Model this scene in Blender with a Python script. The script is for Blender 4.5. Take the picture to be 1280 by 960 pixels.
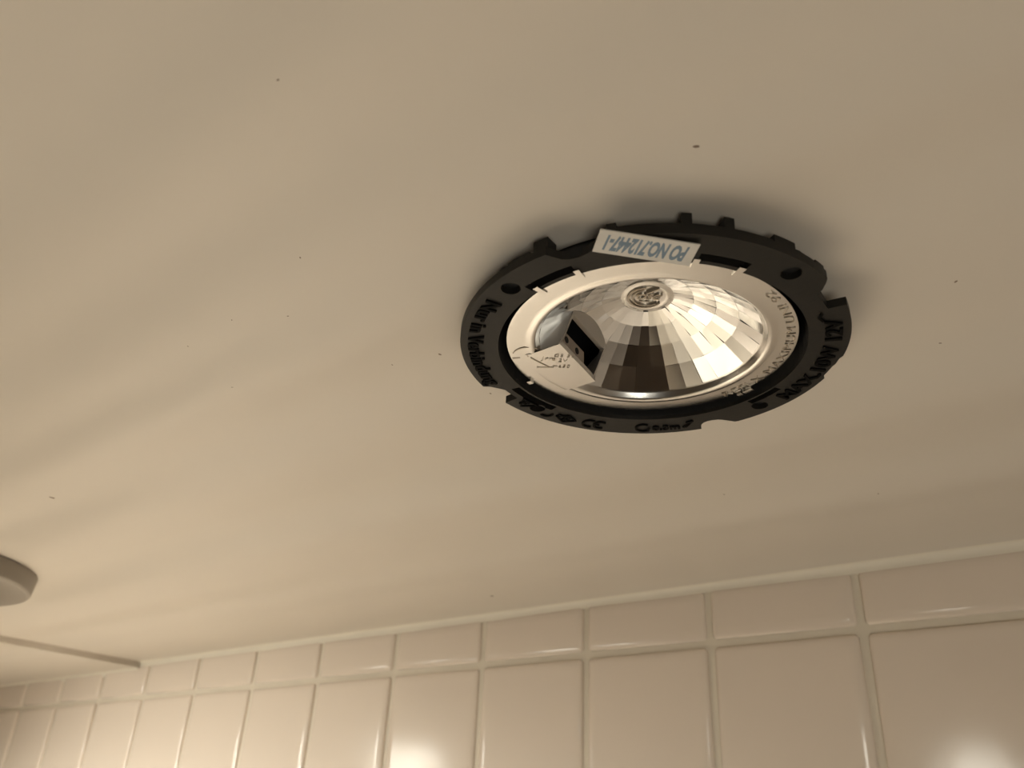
import bpy, bmesh, math, random
from mathutils import Vector, Matrix

random.seed(7)
for o in list(bpy.data.objects):
    bpy.data.objects.remove(o)
SC = bpy.context.scene
COL = SC.collection

# ---------------------------------------------------------------- units
# Everything is laid out around the camera position (0,0,0) with the ceiling
# one unit above it; U turns such a unit into metres, H lifts it off the floor.
U = 0.16
FLOOR = -14.0                       # floor, in units below the camera
H = -FLOOR * U
def W(x, y, z):
    return Vector((x * U, y * U, z * U + H))

# ---------------------------------------------------------------- camera
cam_d = bpy.data.cameras.new('camera')
cam = bpy.data.objects.new('camera', cam_d)
COL.objects.link(cam)
cam_d.sensor_width = 36.0
cam_d.lens = 36.0 * 1047.8 / 1280.0
cam_d.clip_start = 0.005
r_ = Vector((0.78932293, 0.61226761, 0.04580055))
u_ = Vector((0.25876169, -0.39938181, 0.87950927))
f_ = Vector((-0.55678694, 0.68236541, 0.47367262))
m = Matrix.Identity(4)
for i in range(3):
    m[i][0] = r_[i]; m[i][1] = u_[i]; m[i][2] = -f_[i]; m[i][3] = W(0, 0, 0)[i]
cam.matrix_world = m
cam_d.dof.use_dof = True
cam_d.dof.focus_distance = 1.92 * U
cam_d.dof.aperture_fstop = 18.0
SC.camera = cam

# ---------------------------------------------------------------- world, lamps, exposure
wd = bpy.data.worlds.new('world'); SC.world = wd
wd.use_nodes = True
wd.node_tree.nodes['Background'].inputs[0].default_value = (1.0, 0.82, 0.62, 1)
wd.node_tree.nodes['Background'].inputs[1].default_value = 0.02

def area(name, loc, target, size, power, color, size_y=None):
    l = bpy.data.lights.new(name, 'AREA')
    l.energy = power; l.color = color
    l.shape = 'RECTANGLE' if size_y else 'DISK'
    l.size = size
    if size_y: l.size_y = size_y
    o = bpy.data.objects.new(name, l); COL.objects.link(o)
    o.location = W(*loc)
    o.rotation_euler = (W(*target) - W(*loc)).to_track_quat('-Z', 'Y').to_euler()
    return o
WARM = (1.0, 0.965, 0.84)
# a shaded lamp on the left washing the lower tiled wall; the wall throws the light up to the ceiling
wl = area('wall_washer', (-6.7, -3.2, -1.0), (-5.5, 2.9, -3.9), 2.6 * U, 7.4, WARM)
wl.data.spread = math.radians(84)
# general room light behind and below the camera
area('room_lamp', (4.4, -4.0, -5.5), (0.2, 3.2, 0.8), 3.5 * U, 4.8, WARM)
# two small shaded spots behind the camera, mirrored in the tile glaze
for loc, aim, pw in (((-8.1, -1.6, 0.70), (-5.6, 3.3, -1.6), .30), ((-1.75, -1.8, 0.66), (-1.2, 3.3, -1.8), .06)):
    sp = area('wall_spot', loc, aim, (0.9 if pw > .1 else .5) * U, pw, WARM)
    sp.data.spread = math.radians(64)

SC.view_settings.view_transform = 'Standard'
SC.view_settings.look = 'None'
SC.view_settings.gamma = 1.0
SC.view_settings.use_curve_mapping = False
SC.view_settings.exposure = 0.12

# ---------------------------------------------------------------- materials
def mat(name, color, rough=0.5, metal=0.0, spec=0.5, coat=0.0, noise=None, bump=None):
    """noise = (scale, amount): faint value variation; bump = (scale, strength, distance)."""
    M = bpy.data.materials.new(name); M.use_nodes = True
    nt = M.node_tree; b = nt.nodes['Principled BSDF']
    b.inputs['Base Color'].default_value = (*color, 1)
    b.inputs['Roughness'].default_value = rough
    b.inputs['Metallic'].default_value = metal
    b.inputs['Specular IOR Level'].default_value = spec
    b.inputs['Coat Weight'].default_value = coat
    tc = nt.nodes.new('ShaderNodeTexCoord')
    if noise:
        n = nt.nodes.new('ShaderNodeTexNoise'); n.inputs['Scale'].default_value = noise[0]
        n.inputs['Detail'].default_value = 4
        nt.links.new(tc.outputs['Object'], n.inputs['Vector'])
        mp = nt.nodes.new('ShaderNodeMapRange')
        mp.inputs['To Min'].default_value = 1 - noise[1]; mp.inputs['To Max'].default_value = 1 + noise[1]
        nt.links.new(n.outputs['Fac'], mp.inputs['Value'])
        mx = nt.nodes.new('ShaderNodeVectorMath'); mx.operation = 'SCALE'
        mx.inputs[0].default_value = color
        nt.links.new(mp.outputs[0], mx.inputs['Scale'])
        nt.links.new(mx.outputs[0], b.inputs['Base Color'])
    if bump:
        n2 = nt.nodes.new('ShaderNodeTexNoise'); n2.inputs['Scale'].default_value = bump[0]
        n2.inputs['Detail'].default_value = 3
        nt.links.new(tc.outputs['Object'], n2.inputs['Vector'])
        bp = nt.nodes.new('ShaderNodeBump'); bp.inputs['Strength'].default_value = bump[1]
        bp.inputs['Distance'].default_value = bump[2]
        nt.links.new(n2.outputs['Fac'], bp.inputs['Height'])
        nt.links.new(bp.outputs[0], b.inputs['Normal'])
    return M

def ceiling_mat():
    M = mat('painted_ceiling', (0.68, 0.622, 0.552), rough=0.42, spec=0.35, noise=(9, 0.02))
    nt = M.node_tree; b = nt.nodes['Principled BSDF']
    tc = nt.nodes.new('ShaderNodeTexCoord')
    # bands of light along the tiled wall, imitated by long soft bump ridges
    mp = nt.nodes.new('ShaderNodeMapping')
    mp.inputs['Scale'].default_value = (0.18, 5.0, 1)
    mp.inputs['Rotation'].default_value = (0, 0, math.radians(3))
    nt.links.new(tc.outputs['Object'], mp.inputs['Vector'])
    n = nt.nodes.new('ShaderNodeTexNoise'); n.inputs['Scale'].default_value = 2.2
    n.inputs['Detail'].default_value = 1; n.inputs['Roughness'].default_value = 0.4
    nt.links.new(mp.outputs[0], n.inputs['Vector'])
    bp = nt.nodes.new('ShaderNodeBump'); bp.inputs['Strength'].default_value = 1.0
    bp.inputs['Distance'].default_value = 0.026
    nt.links.new(n.outputs['Fac'], bp.inputs['Height'])
    nt.links.new(bp.outputs[0], b.inputs['Normal'])
    return M

M_CEIL = ceiling_mat()
M_TILE = mat('glazed_tile', (0.80, 0.70, 0.61), rough=0.13, spec=0.5, noise=(14, 0.03), bump=(16, 0.06, 0.004))
M_GROUT = mat('grout', (0.76, 0.69, 0.585), rough=0.85, noise=(60, 0.06), bump=(300, 0.3, 0.001))
M_CAULK = mat('silicone_bead', (0.80, 0.74, 0.64), rough=0.45, noise=(40, 0.04), bump=(60, 0.3, 0.002))
M_ROOM = mat('room_paint', (0.52, 0.45, 0.38), rough=0.8, noise=(3, 0.04))
M_TOP = mat('worktop_laminate', (0.70, 0.64, 0.55), rough=0.4, noise=(30, 0.06))
M_FLOOR = mat('floor_lino', (0.22, 0.17, 0.13), rough=0.6, noise=(12, 0.15))
M_PLAST = mat('black_plastic', (0.013, 0.0118, 0.010), rough=0.5, spec=0.22, noise=(90, 0.12), bump=(500, 0.12, 0.0004))
M_PLAST2 = mat('black_lettering', (0.002, 0.002, 0.002), rough=0.8, spec=0.1)
M_HOUS = mat('housing_black', (0.006, 0.006, 0.006), rough=0.8)
M_REFL = mat('stamped_aluminium', (0.68, 0.665, 0.64), rough=0.22, metal=1.0, noise=(60, 0.04), bump=(180, 0.10, 0.0006))
M_LIP = mat('dull_aluminium', (0.62, 0.59, 0.55), rough=0.42, metal=1.0, noise=(80, 0.05))
M_FACET = mat('faceted_aluminium', (0.79, 0.795, 0.80), rough=0.10, metal=1.0, noise=(70, 0.03))
M_ENGR = mat('engraved_aluminium', (0.42, 0.37, 0.31), rough=0.4, metal=1.0)
M_SOCK = mat('socket_ceramic', (0.30, 0.24, 0.19), rough=0.7, noise=(120, 0.15))
M_PIN = mat('pin_hole_black', (0.002, 0.002, 0.002), rough=0.9)
M_LABEL = mat('label_paper', (0.62, 0.60, 0.57), rough=0.5, noise=(150, 0.08))
M_INK = mat('blue_grey_ink', (0.17, 0.24, 0.32), rough=0.6, noise=(300, 0.25))
M_COVER = mat('grey_metal_cover', (0.24, 0.21, 0.175), rough=0.45, metal=0.25, noise=(20, 0.05))
M_SPECK = mat('fly_speck', (0.22, 0.16, 0.12), rough=0.9)

# ---------------------------------------------------------------- helpers
def link(name, me, material=None, parent=None, kind=None):
    o = bpy.data.objects.new(name, me); COL.objects.link(o)
    if material: me.materials.append(material)
    if parent: o.parent = parent
    if kind: o['kind'] = kind
    return o
def from_bm(name, bm, material, parent=None, kind=None, smooth=None):
    bmesh.ops.recalc_face_normals(bm, faces=bm.faces)
    me = bpy.data.meshes.new(name); bm.to_mesh(me); bm.free()
    if smooth is not None:
        for p in me.polygons: p.use_smooth = True
        if smooth < 180:
            try: me.set_sharp_from_angle(angle=math.radians(smooth))
            except Exception: pass
    return link(name, me, material, parent, kind)
def box(bm, x0, x1, y0, y1, z0, z1):
    vs = [bm.verts.new(v) for v in ((x0,y0,z0),(x1,y0,z0),(x1,y1,z0),(x0,y1,z0),(x0,y0,z1),(x1,y0,z1),(x1,y1,z1),(x0,y1,z1))]
    for f in ((3,2,1,0),(4,5,6,7),(0,1,5,4),(1,2,6,5),(2,3,7,6),(3,0,4,7)):
        bm.faces.new([vs[i] for i in f])
    return vs
def wbox(bm, x0, x1, y0, y1, z0, z1):
    a = W(x0, y0, z0); b = W(x1, y1, z1)
    return box(bm, a.x, b.x, a.y, b.y, a.z, b.z)
def curve_mesh(loops, half, bevel=0.0, bres=2):
    """Closed 2D outlines (even-odd filled), extruded +-half in z -> mesh."""
    c = bpy.data.curves.new('tmp', 'CURVE'); c.dimensions = '2D'; c.fill_mode = 'BOTH'
    c.extrude = max(half - bevel, 0.0); c.bevel_depth = bevel; c.bevel_resolution = bres
    c.offset = -bevel
    for lp in loops:
        s = c.splines.new('POLY'); s.points.add(len(lp) - 1)
        for p, (x, y) in zip(s.points, lp): p.co = (x, y, 0, 1)
        s.use_cyclic_u = True
    o = bpy.data.objects.new('tmp', c); COL.objects.link(o)
    dg = bpy.context.evaluated_depsgraph_get()
    me = bpy.data.meshes.new_from_object(o.evaluated_get(dg))
    bpy.data.objects.remove(o); bpy.data.curves.remove(c)
    me.materials.clear()
    return me
def plate_mesh(loops, z0, z1, bevel=0.0):
    """Outline loops (first outer, rest holes) filled and given thickness z0..z1."""
    bm = bmesh.new(); ed = []
    for lp in loops:
        vs = [bm.verts.new((x, y, z0)) for x, y in lp]
        ed += [bm.edges.new((vs[i], vs[(i + 1) % len(vs)])) for i in range(len(vs))]
    bmesh.ops.triangle_fill(bm, use_beauty=True, use_dissolve=False, edges=ed)
    r = bmesh.ops.extrude_face_region(bm, geom=bm.faces[:], use_keep_orig=True)
    for v in r['geom']:
        if isinstance(v, bmesh.types.BMVert): v.co.z = z1
    bmesh.ops.recalc_face_normals(bm, faces=bm.faces)
    if bevel:
        sharp = [e for e in bm.edges if len(e.link_faces) == 2 and e.calc_face_angle(0) > 1.2]
        bmesh.ops.bevel(bm, geom=sharp, offset=bevel, segments=2, affect='EDGES')
    me = bpy.data.meshes.new('plate'); bm.to_mesh(me); bm.free(); return me
def text_mesh(s, size, ext, space=1.0, shear=0.0, offset=0.0):
    c = bpy.data.curves.new('tmp', 'FONT'); c.body = s; c.size = size; c.extrude = ext
    c.space_character = space; c.shear = shear; c.resolution_u = 3; c.offset = offset
    o = bpy.data.objects.new('tmp', c); COL.objects.link(o)
    dg = bpy.context.evaluated_depsgraph_get()
    me = bpy.data.meshes.new_from_object(o.evaluated_get(dg))
    bpy.data.objects.remove(o); bpy.data.curves.remove(c)
    me.materials.clear()
    return me
def circle(cx, cy, r, n, ph=0.0):
    return [(cx + r * math.cos(ph + 2 * math.pi * i / n), cy + r * math.sin(ph + 2 * math.pi * i / n)) for i in range(n)]
def pol(r, deg):
    a = math.radians(deg); return (r * math.cos(a), r * math.sin(a))
def merge(meshes):
    bm = bmesh.new()
    for me in meshes:
        bm.from_mesh(me); bpy.data.meshes.remove(me)
    return bm

# ---------------------------------------------------------------- the room
S = 0.937                                    # ring face height / ceiling height
CX, CY = -0.813757 * S, 1.495588 * S        # downlight axis, in units
K = S * U                                   # size of a downlight unit in metres

XL, XR, YB, YW = -18.0, 6.0, -11.0, 3.368   # room walls, in units
XS = -6.13                                  # where the lowered ceiling panel begins

def ceiling_piece(name, x0, x1, hole, z, thick, parent=None):
    loops = [[(x0 * U, YB * U), (x1 * U, YB * U), (x1 * U, YW * U + .02), (x0 * U, YW * U + .02)]]
    if hole:
        loops.append(circle(CX * U, CY * U, 0.365 * K, 96))
    me = curve_mesh(loops, thick / 2)
    o = link(name, me, M_CEIL, parent)
    o.location = (0, 0, z * U + H + thick / 2)
    return o
ceil_o = ceiling_piece('ceiling', XS, XR, True, 1.0, 0.012)
ceil_o['kind'] = 'structure'
low = ceiling_piece('ceiling_panel', XL, XS, False, 0.958, 0.012 + 0.042 * U)
low.parent = ceil_o
low.matrix_parent_inverse = Matrix.Translation(ceil_o.location).inverted()

bm = bmesh.new(); wbox(bm, XL, XR, YB, YW, FLOOR - .3, FLOOR)
from_bm('floor', bm, M_FLOOR, kind='structure')
# pale worktop along the left of the tiled wall, mirrored in the reflector
bm = bmesh.new(); wbox(bm, XL, -1.35, -1.1, YW - .05, -4.25, -4.0)
from_bm('worktop', bm, M_TOP, kind='structure')
bm = bmesh.new(); wbox(bm, XL - .4, XL, YB, YW, FLOOR, 1.1)
from_bm('wall_left', bm, M_ROOM, kind='structure')
bm = bmesh.new(); wbox(bm, XR, XR + .4, YB, YW, FLOOR, 1.1)
from_bm('wall_right', bm, M_ROOM, kind='structure')
bm = bmesh.new(); wbox(bm, XL, XR, YB - .4, YB, FLOOR, 1.1)
from_bm('wall_front', bm, M_ROOM, kind='structure')
bm = bmesh.new(); wbox(bm, XL, XR, YW + .006, YW + .5, FLOOR, 1.1)
wall = from_bm('wall_back', bm, M_GROUT, kind='structure')

# ---- tiles: each one a pillow-edged piece standing proud of the grout
P = 0.62787; X0 = -0.9823                   # pitch, right edge of the first tile
JW = 0.034                                  # joint width
ZJ = 0.7493                                 # middle of the joint under the cut row
def tile_verts(bm, x0, x1, z0, z1, y, d, r=0.017, n=5):
    """Tile face at y-d, back at y, rounded edges of radius r (loops from back to face)."""
    loops = []
    a0, b0, a1, b1 = W(x0, 0, z0).x, W(x0, 0, z0).z, W(x1, 0, z1).x, W(x1, 0, z1).z
    R = r * U; D = d * U; Y = y * U
    prof = [(0.0, 0.0)]
    for i in range(n + 1):                       # rolled edge: steep at the rim, easing into the face
        t = math.pi / 2 * i / n
        prof.append((2.6 * R * (1 - math.cos(t)) ** 1.2, D - min(R * .8, D) * (1 - math.sin(t))))
    for ins, dep in prof:
        c = R * .6
        pts = []
        for (sx, sz, qx, qz) in ((a0, b0, 1, 1), (a1, b0, -1, 1), (a1, b1, -1, -1), (a0, b1, 1, -1)):
            p1 = (sx + qx * ins, sz + qz * (ins + c)); p2 = (sx + qx * (ins + c), sz + qz * ins)
            pts += [p1, p2] if (qx * qz > 0) else [p2, p1]
        loops.append([bm.verts.new((px, Y - dep, pz)) for px, pz in pts])
    for l0, l1 in zip(loops, loops[1:]):
        for i in range(8):
            bm.faces.new((l0[i], l0[(i + 1) % 8], l1[(i + 1) % 8], l1[i]))
    bm.faces.new(loops[-1])
def flat_face(o):
    # the glazed face itself is flat, only its rolled edges are shaded round
    for p in o.data.polygons:
        if len(p.vertices) == 8: p.use_smooth = False
    return o
def tile_obj(x0, x1, z0, z1):
    bm = bmesh.new()
    xm, zm = (x0 + x1) / 2, (z0 + z1) / 2
    tile_verts(bm, x0 - xm, x1 - xm, z0 - zm - FLOOR * 0, z1 - zm, 0, 0.026)
    for v in bm.verts: v.co.z -= H
    o = from_bm('tile', bm, M_TILE, wall, smooth=50)
    flat_face(o)
    o.location = W(xm, YW + .012, zm)
    o.rotation_euler = (math.radians(random.uniform(-.5, .5)), 0, math.radians(random.uniform(-.5, .5)))
    return o
rows = [(ZJ + JW * .5, 0.972), (ZJ - JW * .5 - (P - JW), ZJ - JW * .5)]
IMAX = 14
for i in range(-3, IMAX + 1):
    xr = X0 - i * P
    for z0, z1 in rows:
        tile_obj(xr - (P - JW), xr, z0, z1)
# rows under the frame and the tiles past it: real tiles too, joined in one piece
bm = bmesh.new()
for row in range(2, 24):
    z1 = ZJ - JW * .5 - (row - 1) * P
    z0 = z1 - (P - JW)
    if z0 < FLOOR: break
    for i in range(-11, 28):
        xr = X0 - i * P
        if xr - P < XL or xr > XR: continue
        tile_verts(bm, xr - (P - JW), xr, z0, z1, YW + .012, 0.026, n=1)
for z0, z1 in rows:
    for i in list(range(-11, -3)) + list(range(IMAX + 1, 28)):
        xr = X0 - i * P
        if xr - P < XL or xr > XR: continue
        tile_verts(bm, xr - (P - JW), xr, z0, z1, YW + .012, 0.026, n=1)
flat_face(from_bm('tile_field', bm, M_TILE, wall, kind='stuff', smooth=50))

# silicone bead between tiles and ceiling
def bead(name, x0, x1, zc):
    bm = bmesh.new(); n = 90; seg = 6; prev = None
    for i in range(n + 1):
        x = x0 + (x1 - x0) * i / n
        w = .035 + random.uniform(-.0025, .0025)
        ring = [bm.verts.new(W(x, YW + .012, zc))]
        for k in range(seg + 1):
            t = math.pi / 2 * k / seg
            # concave fillet from ceiling to tile face
            ring.append(bm.verts.new(W(x, YW + .012 - .020 - w * (1 - math.sin(t)) * .8, zc - w * (1 - math.cos(t)))))
        ring.append(bm.verts.new(W(x, YW + .012, zc - w)))
        if prev:
            for k in range(len(ring)):
                k2 = (k + 1) % len(ring)
                bm.faces.new((prev[k], prev[k2], ring[k2], ring[k]))
        prev = ring
    return from_bm(name, bm, M_CAULK, kind='structure', smooth=60)
bead('trim_1', XS + .002, XR, 1.0)
bead('trim_2', XL, XS, 0.958)

# specks of dirt on the ceiling
bm = bmesh.new()
for x, y, s in ((-1.229, 1.229, .010), (-.261, 1.807, .0075), (-.876, .47, .006), (-.177, 1.582, .009), (-.423, .96, .012),
                (-3.112, 1.216, .022), (-1.206, .786, .006), (-1.716, .863, .005), (-1.059, 2.409, .008), (-.649, 2.647, .008),
                (-1.254, 1.451, .008), (-1.524, .851, .005), (-1.402, .913, .006), (-1.362, 1.202, .006), (-1.805, 1.054, .006), (-2.563, 3.073, .02)):
    a = random.uniform(0, 3.1)
    mtx = Matrix.Translation(W(x, y, 1.0)) @ Matrix.Rotation(a, 4, 'Z') @ Matrix.Diagonal((s * U * .55, s * U * .3, s * U * .1, 1))
    bmesh.ops.create_icosphere(bm, subdivisions=1, radius=1.0, matrix=mtx)
sp = from_bm('dirt_specks', bm, M_SPECK, ceil_o, kind='stuff')
sp.matrix_parent_inverse = Matrix.Translation(ceil_o.location).inverted()

# ---------------------------------------------------------------- the open downlight
# local frame: unit K, z = 0 on the ring's lower face, z up; angles as seen in plan
light = bpy.data.objects.new('recessed_downlight', None); COL.objects.link(light)
light.location = W(CX, CY, S)
light.scale = (1, 1, 1)
light['label'] = 'open recessed downlight, black plastic ring around a faceted silver reflector, no cover'
light['category'] = 'light fitting'
def k(v): return tuple(c * K for c in v)
def scale_me(me):
    me.transform(Matrix.Scale(K, 4)); return me

# mounting ring outline, notches and openings
def outline():
    pts = []
    def arc(a0, a1, r, step=2.0):
        n = max(1, int(abs(a1 - a0) / step))
        for i in range(n + 1): pts.append(pol(r, a0 + (a1 - a0) * i / n))
    RO = 0.440
    arc(6.5, 35, RO)
    arc(36.5, 40, .435); arc(41.5, 48, .432); arc(49, 87.5, RO)          # small rubbed flats, lower right
    for a, r in ((88.6, .438), (90, .425), (91.5, .412), (93, .404), (95, .400), (97, .400), (98.6, .404), (99.8, .412), (100.6, .424), (101, .440)):
        pts.append(pol(r, a))
    arc(102, 177.6, RO)
    arc(178, 185.5, .398); pts.append(pol(.405, 187)); pts.append(pol(.424, 190)); pts.append(pol(.440, 191))
    arc(192, 271.5, RO)
    for a, r in ((272.5, .440), (275, .412), (277, .404), (280, .402), (283, .408), (285.5, .418), (287.5, .440)):
        pts.append(pol(r, a))
    arc(289, 352, RO)
    pts.append(pol(.432, 353.5)); pts.append(pol(.415, 356)); arc(357.5, 363.5, .400)
    pts.append(pol(.402, 366.2))
    return pts
def arc_slot(a0, a1, r0, r1, n=10):
    o = [pol(r1, a0 + (a1 - a0) * i / n) for i in range(n + 1)]
    return o + [pol(r0, a1 + (a0 - a1) * i / n) for i in range(n + 1)]
loops = [outline(), circle(0, 0, .352, 128)]
for a in (-105.5, -17, 75, 167):
    loops.append(circle(*pol(.402 if a < 0 else .398, a), .021, 20))
for a0, a1 in ((-102, -84), (-45.5, -29.5)):
    loops.append(arc_slot(a0, a1, .362, .384))
loops.append(arc_slot(162, 185, .358, .382))
loops.append(arc_slot(61, 76, .357, .376))
me = scale_me(plate_mesh(loops, 0.0, .020))
ring = link('mounting_ring', me, M_PLAST, light)

# upright flange under the ceiling side of the ring and the ribs on it
def wall_arc(bm, a0, a1, r0, r1, z0, z1, n=None):
    n = n or max(2, int(abs(a1 - a0) / 2.5)); prev = None
    for i in range(n + 1):
        a = a0 + (a1 - a0) * i / n
        q = [bm.verts.new(k((*pol(r, a), z))) for r, z in ((r0, z0), (r1, z0), (r1, z1), (r0, z1))]
        if prev:
            for j in range(4): bm.faces.new((prev[j], prev[(j + 1) % 4], q[(j + 1) % 4], q[j]))
        else: bm.faces.new(q)
        prev = q
    bm.faces.new(prev[::-1])
bm = bmesh.new()
wall_arc(bm, 192, 271, .418, .434, .016, .026)
wall_arc(bm, 289, 351, .418, .436, .016, .028)
from_bm('flange', bm, M_PLAST, ring)
for a0, a1, r1, z1 in ((-52.3, -49.7, .437, .052), (-41.5, -38.8, .437, .052), (-27.5, -20.5, .438, .040), (-12.5, -8.5, .438, .030),
                       (-91.8, -87.2, .437, .046), (-101, -93, .438, .028), (-118, -116, .437, .026), (-71, -68.5, .438, .036)):
    bm = bmesh.new(); wall_arc(bm, a0, a1, .405, r1, .016, z1, 4)
    from_bm('rib', bm, M_PLAST, ring)
bm = bmesh.new(); wall_arc(bm, 0, 360, .352, .362, .010, .30, 64)
wall_arc(bm, 0, 360, .356, .397, .030, .034, 96)              # dark web behind the slots
for a in (-105.5, -17, 75, 167):                              # bosses behind the screw holes
    bmesh.ops.create_cone(bm, cap_ends=True, segments=20, radius1=.026 * K, radius2=.026 * K, depth=.024 * K,
                          matrix=Matrix.Translation(k((*pol(.402 if a < 0 else .398, a), .028))))
wall_arc(bm, -88, -73, .392, .404, .004, .026)
# closed top of the can
c = bm.verts.new(k((0, 0, .30))); top = [bm.verts.new(k((*pol(.362, 360 * i / 48), .30))) for i in range(48)]
for i in range(48): bm.faces.new((c, top[i], top[(i + 1) % 48]))
from_bm('housing', bm, M_HOUS, light)

# raised lettering running round the ring (read from below)
def bend(me, a0, rbase, z, h=.004):
    for v in me.vertices:
        r = rbase - v.co.y; a = math.radians(a0) - v.co.x / (rbase - .015)
        v.co = (r * math.cos(a), r * math.sin(a), z - v.co.z)
    return me
def arc_text(s, size, a0, a1, rbase, z, ext=.003, shear=0.0, offset=0.0):
    me = text_mesh(s, size, ext, 1.0, shear, offset)
    w = max(v.co.x for v in me.vertices) or 1
    want = math.radians(a0 - a1) * (rbase - .015)
    for v in me.vertices: v.co.x *= want / w
    return bend(me, a0, rbase, z)
def put(name, meshes, material, parent):
    bm = merge(meshes)
    bmesh.ops.scale(bm, vec=(K, K, K), verts=bm.verts)
    return from_bm(name, bm, material, parent)
put('lettering', [arc_text('MAX.10W 12V', .050, 66, 12.5, .421, -.001, offset=.0012)], M_PLAST2, ring)
put('lettering', [arc_text('Nur in Verbindung', .050, -114, -168.5, .421, -.001, offset=.0012)], M_PLAST2, ring)

def stroke(path, w, closed=False, h=.003):
    """flat ribbon along a 2D path (text frame), as a thin mesh"""
    bm = bmesh.new(); n = len(path); L = []
    for i, p in enumerate(path):
        a = path[(i - 1) % n] if (closed or i > 0) else p
        b = path[(i + 1) % n] if (closed or i < n - 1) else p
        d = Vector((b[0] - a[0], b[1] - a[1])); d.normalize()
        nx, ny = -d.y * w / 2, d.x * w / 2
        L.append([bm.verts.new((p[0] + nx, p[1] + ny, h)), bm.verts.new((p[0] - nx, p[1] - ny, h)),
                  bm.verts.new((p[0] - nx, p[1] - ny, -h)), bm.verts.new((p[0] + nx, p[1] + ny, -h))])
    for i in range(n if closed else n - 1):
        q, s = L[i], L[(i + 1) % n]
        for j in range(4): bm.faces.new((q[j], q[(j + 1) % 4], s[(j + 1) % 4], s[j]))
    me = bpy.data.meshes.new('s'); bm.to_mesh(me); bm.free(); return me
def arcp(cx, cy, r, a0, a1, n=14, ry=None):
    ry = ry or r
    return [(cx + r * math.cos(math.radians(a0 + (a1 - a0) * i / n)), cy + ry * math.sin(math.radians(a0 + (a1 - a0) * i / n))) for i in range(n + 1)]
SW = .0055
def mark(paths, a, rbase=.420):
    return [bend(stroke(p_, SW, cl), a, rbase, -.001) for p_, cl in paths]
# furniture-mounting triangle mark, diamond mark, CE, minimum-distance mark, arrow
tri = [([(-.028, .036), (.030, .036), (.001, .002)], True)]
put('mounting_mark', mark(tri, 173), M_PLAST2, ring)
put('mounting_mark', mark([([(-.012, .030), (-.012, .010)], False), ([(-.012, .030), (.004, .030)], False), ([(-.012, .021), (.001, .021)], False)], 173)
    + mark([(arcp(.0, .018, .016, 20, -120), False)], 162), M_PLAST2, ring)
put('approval_mark', mark([([(-.030, .020), (0, .040), (.030, .020), (0, .0)], True), ([(-.006, .010), (-.006, .030), (.008, .028), (.008, .020), (-.006, .019), (.009, .010)], False),
                           ([(-.016, .030), (-.030, .032)], False)], 153.5), M_PLAST2, ring)
put('conformity_mark', mark([(arcp(-.010, .020, .019, 60, 300), False), (arcp(.022, .020, .019, 60, 300), False), ([(.004, .020), (.018, .020)], False)], 142), M_PLAST2, ring)
put('distance_mark', mark([(arcp(0, .020, .020, 55, 305), False), ([(.017, .024), (.013, .0)], False)], 122)
    + [arc_text('0.3m', .034, 118.5, 108, .414, -.001, offset=.0012)], M_PLAST2, ring)
put('arrow_mark', mark([([(-.016, .004), (.004, .022), (-.002, .030), (.018, .036)], False), ([(-.010, .004), (.012, .030)], False)], 104.5, .414), M_PLAST2, ring)
put('tick_mark', mark([([(-.016, .0), (.0, .006), (.014, -.002)], False)], 10, .385), M_PLAST2, ring)

# paper label stuck askew on the ring, printed upside down
lc = Vector((.193, -.354)); ang = math.atan2(.135, .132)
def rect(w, h): return [(-w / 2, -h / 2), (w / 2, -h / 2), (w / 2, h / 2), (-w / 2, h / 2)]
me = curve_mesh([rect(.192, .068)], .0012)
lab = link('label', scale_me(me), M_LABEL, light)
lab.location = k((lc.x, lc.y, -.004)); lab.rotation_euler = (0, math.radians(2), ang)
lab['label'] = 'small white paper sticker with blue upside-down print'
me = text_mesh('PO NO.712447-1', .050, .0006, .95, .15, .0022)
xs = [v.co.x for v in me.vertices]; ys = [v.co.y for v in me.vertices]
for v in me.vertices:
    x = (v.co.x - (min(xs) + max(xs)) / 2) * .160 / (max(xs) - min(xs))
    y = (v.co.y - (min(ys) + max(ys)) / 2) * .048 / (max(ys) - min(ys))
    # seen from below the long axis runs left to right; the print is turned half round
    v.co = ((-x + .0), y, -.0012 - v.co.z * .5)
put('printed_text', [me], M_INK, lab)

# ---------------- reflector: rim, bead, faceted bowl, slot for the missing capsule
Z_RIM = .020
def bz(r): return .165 - .135 * (r / .262) ** 2 + 0.0
refl_me = None
bm = bmesh.new()
NS = 144
SLOT = (-.120, .067)                              # slot width in y
def in_slot_chord(y): return -.190
def plane_x(z, y=0.0): return -.147 - .15 * y - (.112 - z) * .45    # slanted front of the slot
# flat rim with little clips at its edge, rounded bead, step into the bowl
clips = [(-99.5, 1.0), (-83.5, 1.0), (-46, 1.0), (-31, 1.2), (72, 2.4), (76.5, 1.2), (183, 1.2)]
def rim_r(a):
    return .333
prof = [(None, Z_RIM), (.322, Z_RIM - .001), (.292, Z_RIM), (.284, Z_RIM - .001), (.278, Z_RIM - .0032), (.272, Z_RIM - .0032), (.266, Z_RIM + .001), (.261, Z_RIM + .012), (.257, bz(.257))]
prev = None; loops_v = []
back = []
for r, z in prof:
    lp = []
    for i in range(NS):
        a = 360.0 * i / NS
        lp.append(bm.verts.new(k((*pol(rim_r(a) if r is None else r, a), z))))
    if prev:
        for i in range(NS): bm.faces.new((prev[i], prev[(i + 1) % NS], lp[(i + 1) % NS], lp[i]))
    else:
        up = [bm.verts.new((v.co.x, v.co.y, v.co.z + .008 * K)) for v in lp]
        for i in range(NS): bm.faces.new((up[i], up[(i + 1) % NS], lp[(i + 1) % NS], lp[i]))
    prev = lp
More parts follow.
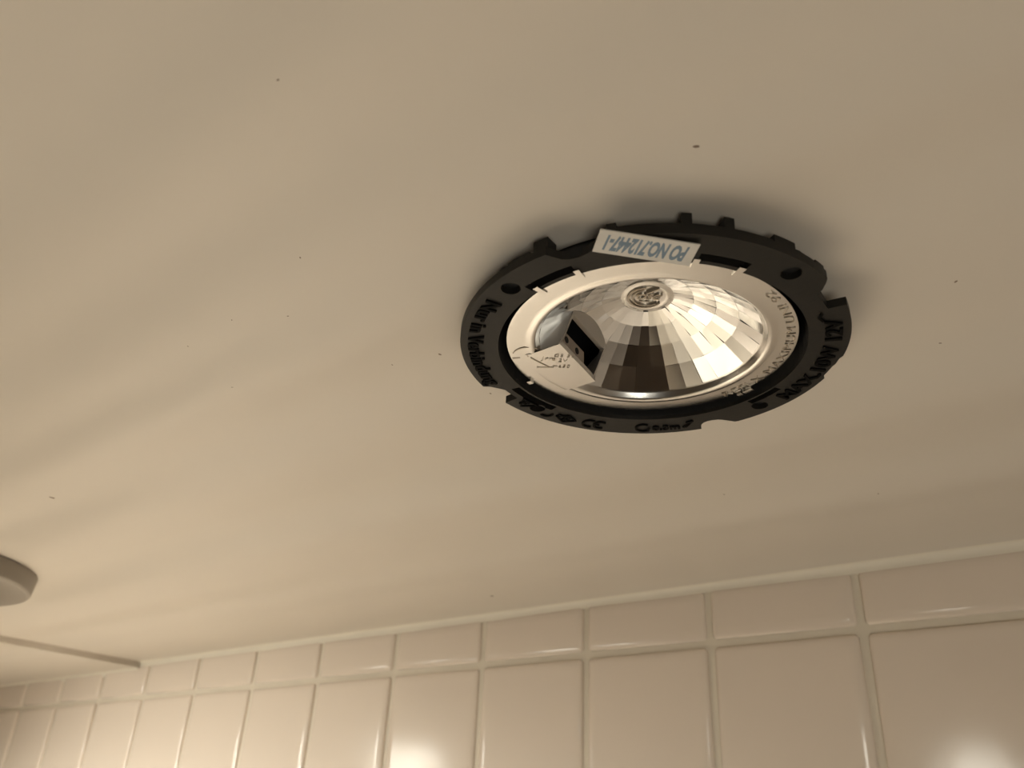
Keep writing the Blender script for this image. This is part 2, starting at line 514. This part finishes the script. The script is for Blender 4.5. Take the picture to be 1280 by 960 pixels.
# cut the bead away where the slot's flat floor reaches in, then lay that floor
kill = [f for f in bm.faces if (lambda c: c.x < plane_x(.03, c.y / K) * K and SLOT[0] * K < c.y < SLOT[1] * K and .24 * K < math.hypot(c.x, c.y) < .268 * K)(f.calc_center_median())]
bmesh.ops.delete(bm, geom=kill, context='FACES')
n = 12
fl = []
for i in range(n + 1):
    y = SLOT[0] - .006 + (SLOT[1] - SLOT[0] + .012) * i / n
    xo = -math.sqrt(.2935 ** 2 - y * y)
    q = [(xo - .012, Z_RIM + .0012), (xo + .016, Z_RIM - .0036), (plane_x(.028, y), Z_RIM - .0030), (plane_x(.028, y), Z_RIM + .012)]
    fl.append([bm.verts.new(k((x, y, z))) for x, z in q])
for a, b in zip(fl, fl[1:]):
    for j in range(3): bm.faces.new((a[j], a[j + 1], b[j + 1], b[j]))
refl = from_bm('reflector', bm, M_REFL, light, smooth=35)

for c0, w in clips:
    bm = bmesh.new(); wall_arc(bm, c0 - w, c0 + w, .340 if c0 < 0 else .328, .370 if c0 < 0 else .341, -.004 if c0 < 0 else .012, .002 if c0 < 0 else Z_RIM + .002, 4)
    from_bm('clip', bm, M_REFL, refl)
bm = bmesh.new()
RR = [.257, .208, .159, .109, .064]
NF = 36
PH = -2.0
def bowl_pt(r, a, up=0.0): return Vector(k((*pol(r, a), bz(r) + up)))
for ra, rb in zip(RR, RR[1:]):
    for i in range(NF):
        a0 = PH + 360.0 * i / NF; a1 = a0 + 360.0 / NF
        q = [bowl_pt(ra, a0), bowl_pt(ra, a1), bowl_pt(rb, a1), bowl_pt(rb, a0)]
        bm.faces.new([bm.verts.new(v + (v.normalized() * .0013 * K)) for v in q])          # backing sheet
        c = sum(q, Vector()) / 4
        nn = (q[1] - q[0]).cross(q[3] - q[0]).normalized()
        ax = Vector((random.gauss(0, 1), random.gauss(0, 1), random.gauss(0, 1))).normalized()
        rm = Matrix.Rotation(math.radians(random.gauss(0, 1.7 if 15 < (a0 % 360) < 175 else .45)), 3, ax - nn * ax.dot(nn))
        bm.faces.new([bm.verts.new(c + rm @ (v - c)) for v in q])
# slot: bisect along its front and its two ends, drop what lies inside
geom = lambda: bm.verts[:] + bm.edges[:] + bm.faces[:]
pz = .112; nrm = Vector((1, .15, -.45)); nrm.normalize()
bmesh.ops.bisect_plane(bm, geom=geom(), plane_co=k((-.147, 0, pz)), plane_no=nrm)
for y in SLOT:
    bmesh.ops.bisect_plane(bm, geom=geom(), plane_co=k((0, y, 0)), plane_no=(0, 1, 0))
kill = [f for f in bm.faces if (lambda c: c.x < plane_x(c.z / K, c.y / K) * K and SLOT[0] * K < c.y < SLOT[1] * K)(f.calc_center_median())]
bmesh.ops.delete(bm, geom=kill, context='FACES')
bm.faces.ensure_lookup_table()
from_bm('faceted_bowl', bm, M_FACET, refl)
# slot walls: curved roof lip above the opening, cheek towards the viewer
def arc_z(y):                                     # bowl height on the slot's slanted front
    z = .1
    for _ in range(30):
        z = .5 * z + .5 * bz(math.hypot(plane_x(z, y), y))
    return z
bm = bmesh.new()
HOLE = (-.113, .062); HZ = .0965
ys = [SLOT[0], HOLE[0] - .0001, HOLE[0]] + [HOLE[0] + (HOLE[1] - HOLE[0]) * i / 8 for i in range(1, 8)] + [HOLE[1], HOLE[1] + .0001, SLOT[1]]
prev = None
for y in ys:
    zt = arc_z(y); zb = HZ if HOLE[0] <= y <= HOLE[1] else Z_RIM + .003
    a = bm.verts.new(k((plane_x(zb, y), y, zb))); b = bm.verts.new(k((plane_x(zt, y) + .001, y, zt - .001)))
    if prev: bm.faces.new((prev[0], prev[1], b, a))
    prev = (a, b)
for yy in SLOT:                                   # the two cheeks
    top = []
    zt = arc_z(yy); xt = plane_x(zt, yy)
    xe = -math.sqrt(max(.257 ** 2 - yy * yy, 0))
    N = 8
    for i in range(N + 1):
        x = xt + (xe - xt) * i / N
        top.append((x, bz(math.hypot(x, yy))))
    bot = [(plane_x(Z_RIM + .003, yy), Z_RIM + .003), (xe, Z_RIM + .003)]
    vs = [bm.verts.new(k((x, yy, z))) for x, z in top] + [bm.verts.new(k((x, yy, z))) for x, z in bot[::-1]]
    bm.faces.new(vs)
# returns of the opening, going back into the dark
q = [(HOLE[0], Z_RIM + .003), (HOLE[0], HZ), (HOLE[1], HZ), (HOLE[1], Z_RIM + .003)]
fr = [bm.verts.new(k((plane_x(z, y), y, z))) for y, z in q]; bk = [bm.verts.new(k((plane_x(z, y) - .012, y, z))) for y, z in q]
for i in range(3): bm.faces.new((fr[i], fr[i + 1], bk[i + 1], bk[i]))
from_bm('slot_lip', bm, M_LIP, refl, smooth=30)

# embossed medallion in the bottom of the bowl
bm = bmesh.new()
prev = None
for r, z in ((.066, bz(.064)), (.060, bz(.064) + .0012), (.054, bz(.064) - .0010), (.050, bz(.064) - .0012), (.046, bz(.064) + .0002), (.042, bz(.064) + .001), (0.0001, bz(.064) + .001)):
    lp = [bm.verts.new(k((*pol(r, i * 7.5), z))) for i in range(48)]
    if prev:
        for i in range(48): bm.faces.new((prev[i], prev[(i + 1) % 48], lp[(i + 1) % 48], lp[i]))
    prev = lp
med = from_bm('medallion', bm, M_REFL, refl, smooth=180)
def view_frame(me, cx, cy, z, rot):
    """text frame -> plan seen from below: x along the viewer's right, y up in the picture"""
    ca, sa = math.cos(rot), math.sin(rot)
    for v in me.vertices:
        x, y = v.co.x, v.co.y
        v.co = (cx + x * ca + y * sa, cy + x * sa - y * ca, z - v.co.z)
    return me
RV = math.atan2(.612, .789)
zm = bz(.064) + .001
parts = [text_mesh('OSC', .030, .002, 1.0, .3, .0008)]
for v in parts[0].vertices: v.co.x -= .030; v.co.y -= .006
parts += [stroke(arcp(-.004, 0, .041, 95, 330, 20), .004), stroke(arcp(-.002, 0, .033, 110, 320, 20), .003), stroke([(-.004, .018), (.022, .040)], .004),
          stroke([(.004, .012), (.016, .003), (.034, .014)], .003), stroke([(-.018, -.014), (.016, -.014)], .003)]
put('emblem', [view_frame(p_, 0, 0, zm - .002, RV) for p_ in parts], M_ENGR, med)

# stamped lettering and sketch mark on the rim
zr = Z_RIM - .001
put('rim_lettering', [arc_text('REFLX MAXIMUM UNI 92', .030, 84, -10, .327, zr, .0015, offset=-.0006)], M_ENGR, refl)
mk = [stroke(arcp(.0, .0, .040, 60, 165, 12), .0024, h=.0006), stroke([(-.004, .002), (.003, -.003)], .006, h=.0006), stroke([(-.040, -.014), (-.022, -.010)], .0024, h=.0006)]
put('stamped_mark', [view_frame(t, -.262, -.118, Z_RIM - .0012, RV) for t in mk], M_ENGR, refl)
mk = [stroke([(.004, -.004), (.050, -.046)], .0024, h=.0006), stroke([(.020, -.048), (.062, -.046)], .0022, h=.0006)]
for s, x, y, h in (('Jrm', .030, -.012, .024), ('GS 57', .058, .004, .020), ('ma50', .056, -.046, .020), ('12V', .060, -.018, .020)):
    t = text_mesh(s, h, .0008, 1.05, .1, -.0007); 
    for v in t.vertices: v.co.x += x; v.co.y += y
    mk.append(t)
put('stamped_mark', [view_frame(t, -.262, -.118, Z_RIM - .0042, RV) for t in mk], M_ENGR, refl)

# lamp socket behind the slot, with its two pin holes
bm = bmesh.new()
vs = box(bm, -.290 * K, -.189 * K, -.084 * K, .050 * K, (Z_RIM + .006) * K, .078 * K)
bmesh.ops.bevel(bm, geom=bm.edges[:], offset=.004 * K, segments=2, affect='EDGES')
sock = from_bm('lamp_socket', bm, M_SOCK, light)
sock.rotation_euler = (0, 0, math.atan(.15))
sock['label'] = 'brown socket with two pin holes inside the slot'
for y in (-.054, .004):
    bm = bmesh.new()
    bmesh.ops.create_cone(bm, cap_ends=True, segments=14, radius1=.0085 * K, radius2=.0085 * K, depth=.004 * K,
                          matrix=Matrix.Translation(k((-.1888, y, .055))) @ Matrix.Rotation(math.pi / 2, 4, 'Y'))
    from_bm('pin_hole', bm, M_PIN, sock)

# ---------------------------------------------------------------- second downlight, closed by its cover
cov = bpy.data.objects.new('covered_downlight', None); COL.objects.link(cov)
cov.location = W(-4.60, 1.27, 1.0)
cov['label'] = 'round grey downlight cover on the ceiling, cut off by the left edge'
cov['category'] = 'light fitting'
def lathe(prof, n=96):
    bm = bmesh.new(); prev = None
    for r, z in prof:
        lp = [bm.verts.new((r * U * math.cos(2 * math.pi * i / n), r * U * math.sin(2 * math.pi * i / n), z * U)) for i in range(n)] if r > 0 else [bm.verts.new((0, 0, z * U))]
        if prev:
            for i in range(n):
                if len(lp) == 1: bm.faces.new((prev[i], prev[(i + 1) % n], lp[0]))
                else: bm.faces.new((prev[i], prev[(i + 1) % n], lp[(i + 1) % n], lp[i]))
        prev = lp
    return bm
R = 0.545
from_bm('cover', lathe([(R - .05, .0), (R - .01, .0), (R, -.006), (R, -.012), (R - .008, -.080), (R - .014, -.088), (R - .030, -.094), (R - .12, -.095), (.36, -.095), (.35, -.090)]), M_COVER, cov, smooth=35)
from_bm('glass', lathe([(.352, -.091), (.2, -.090), (0, -.090)]), M_COVER, cov, smooth=35)
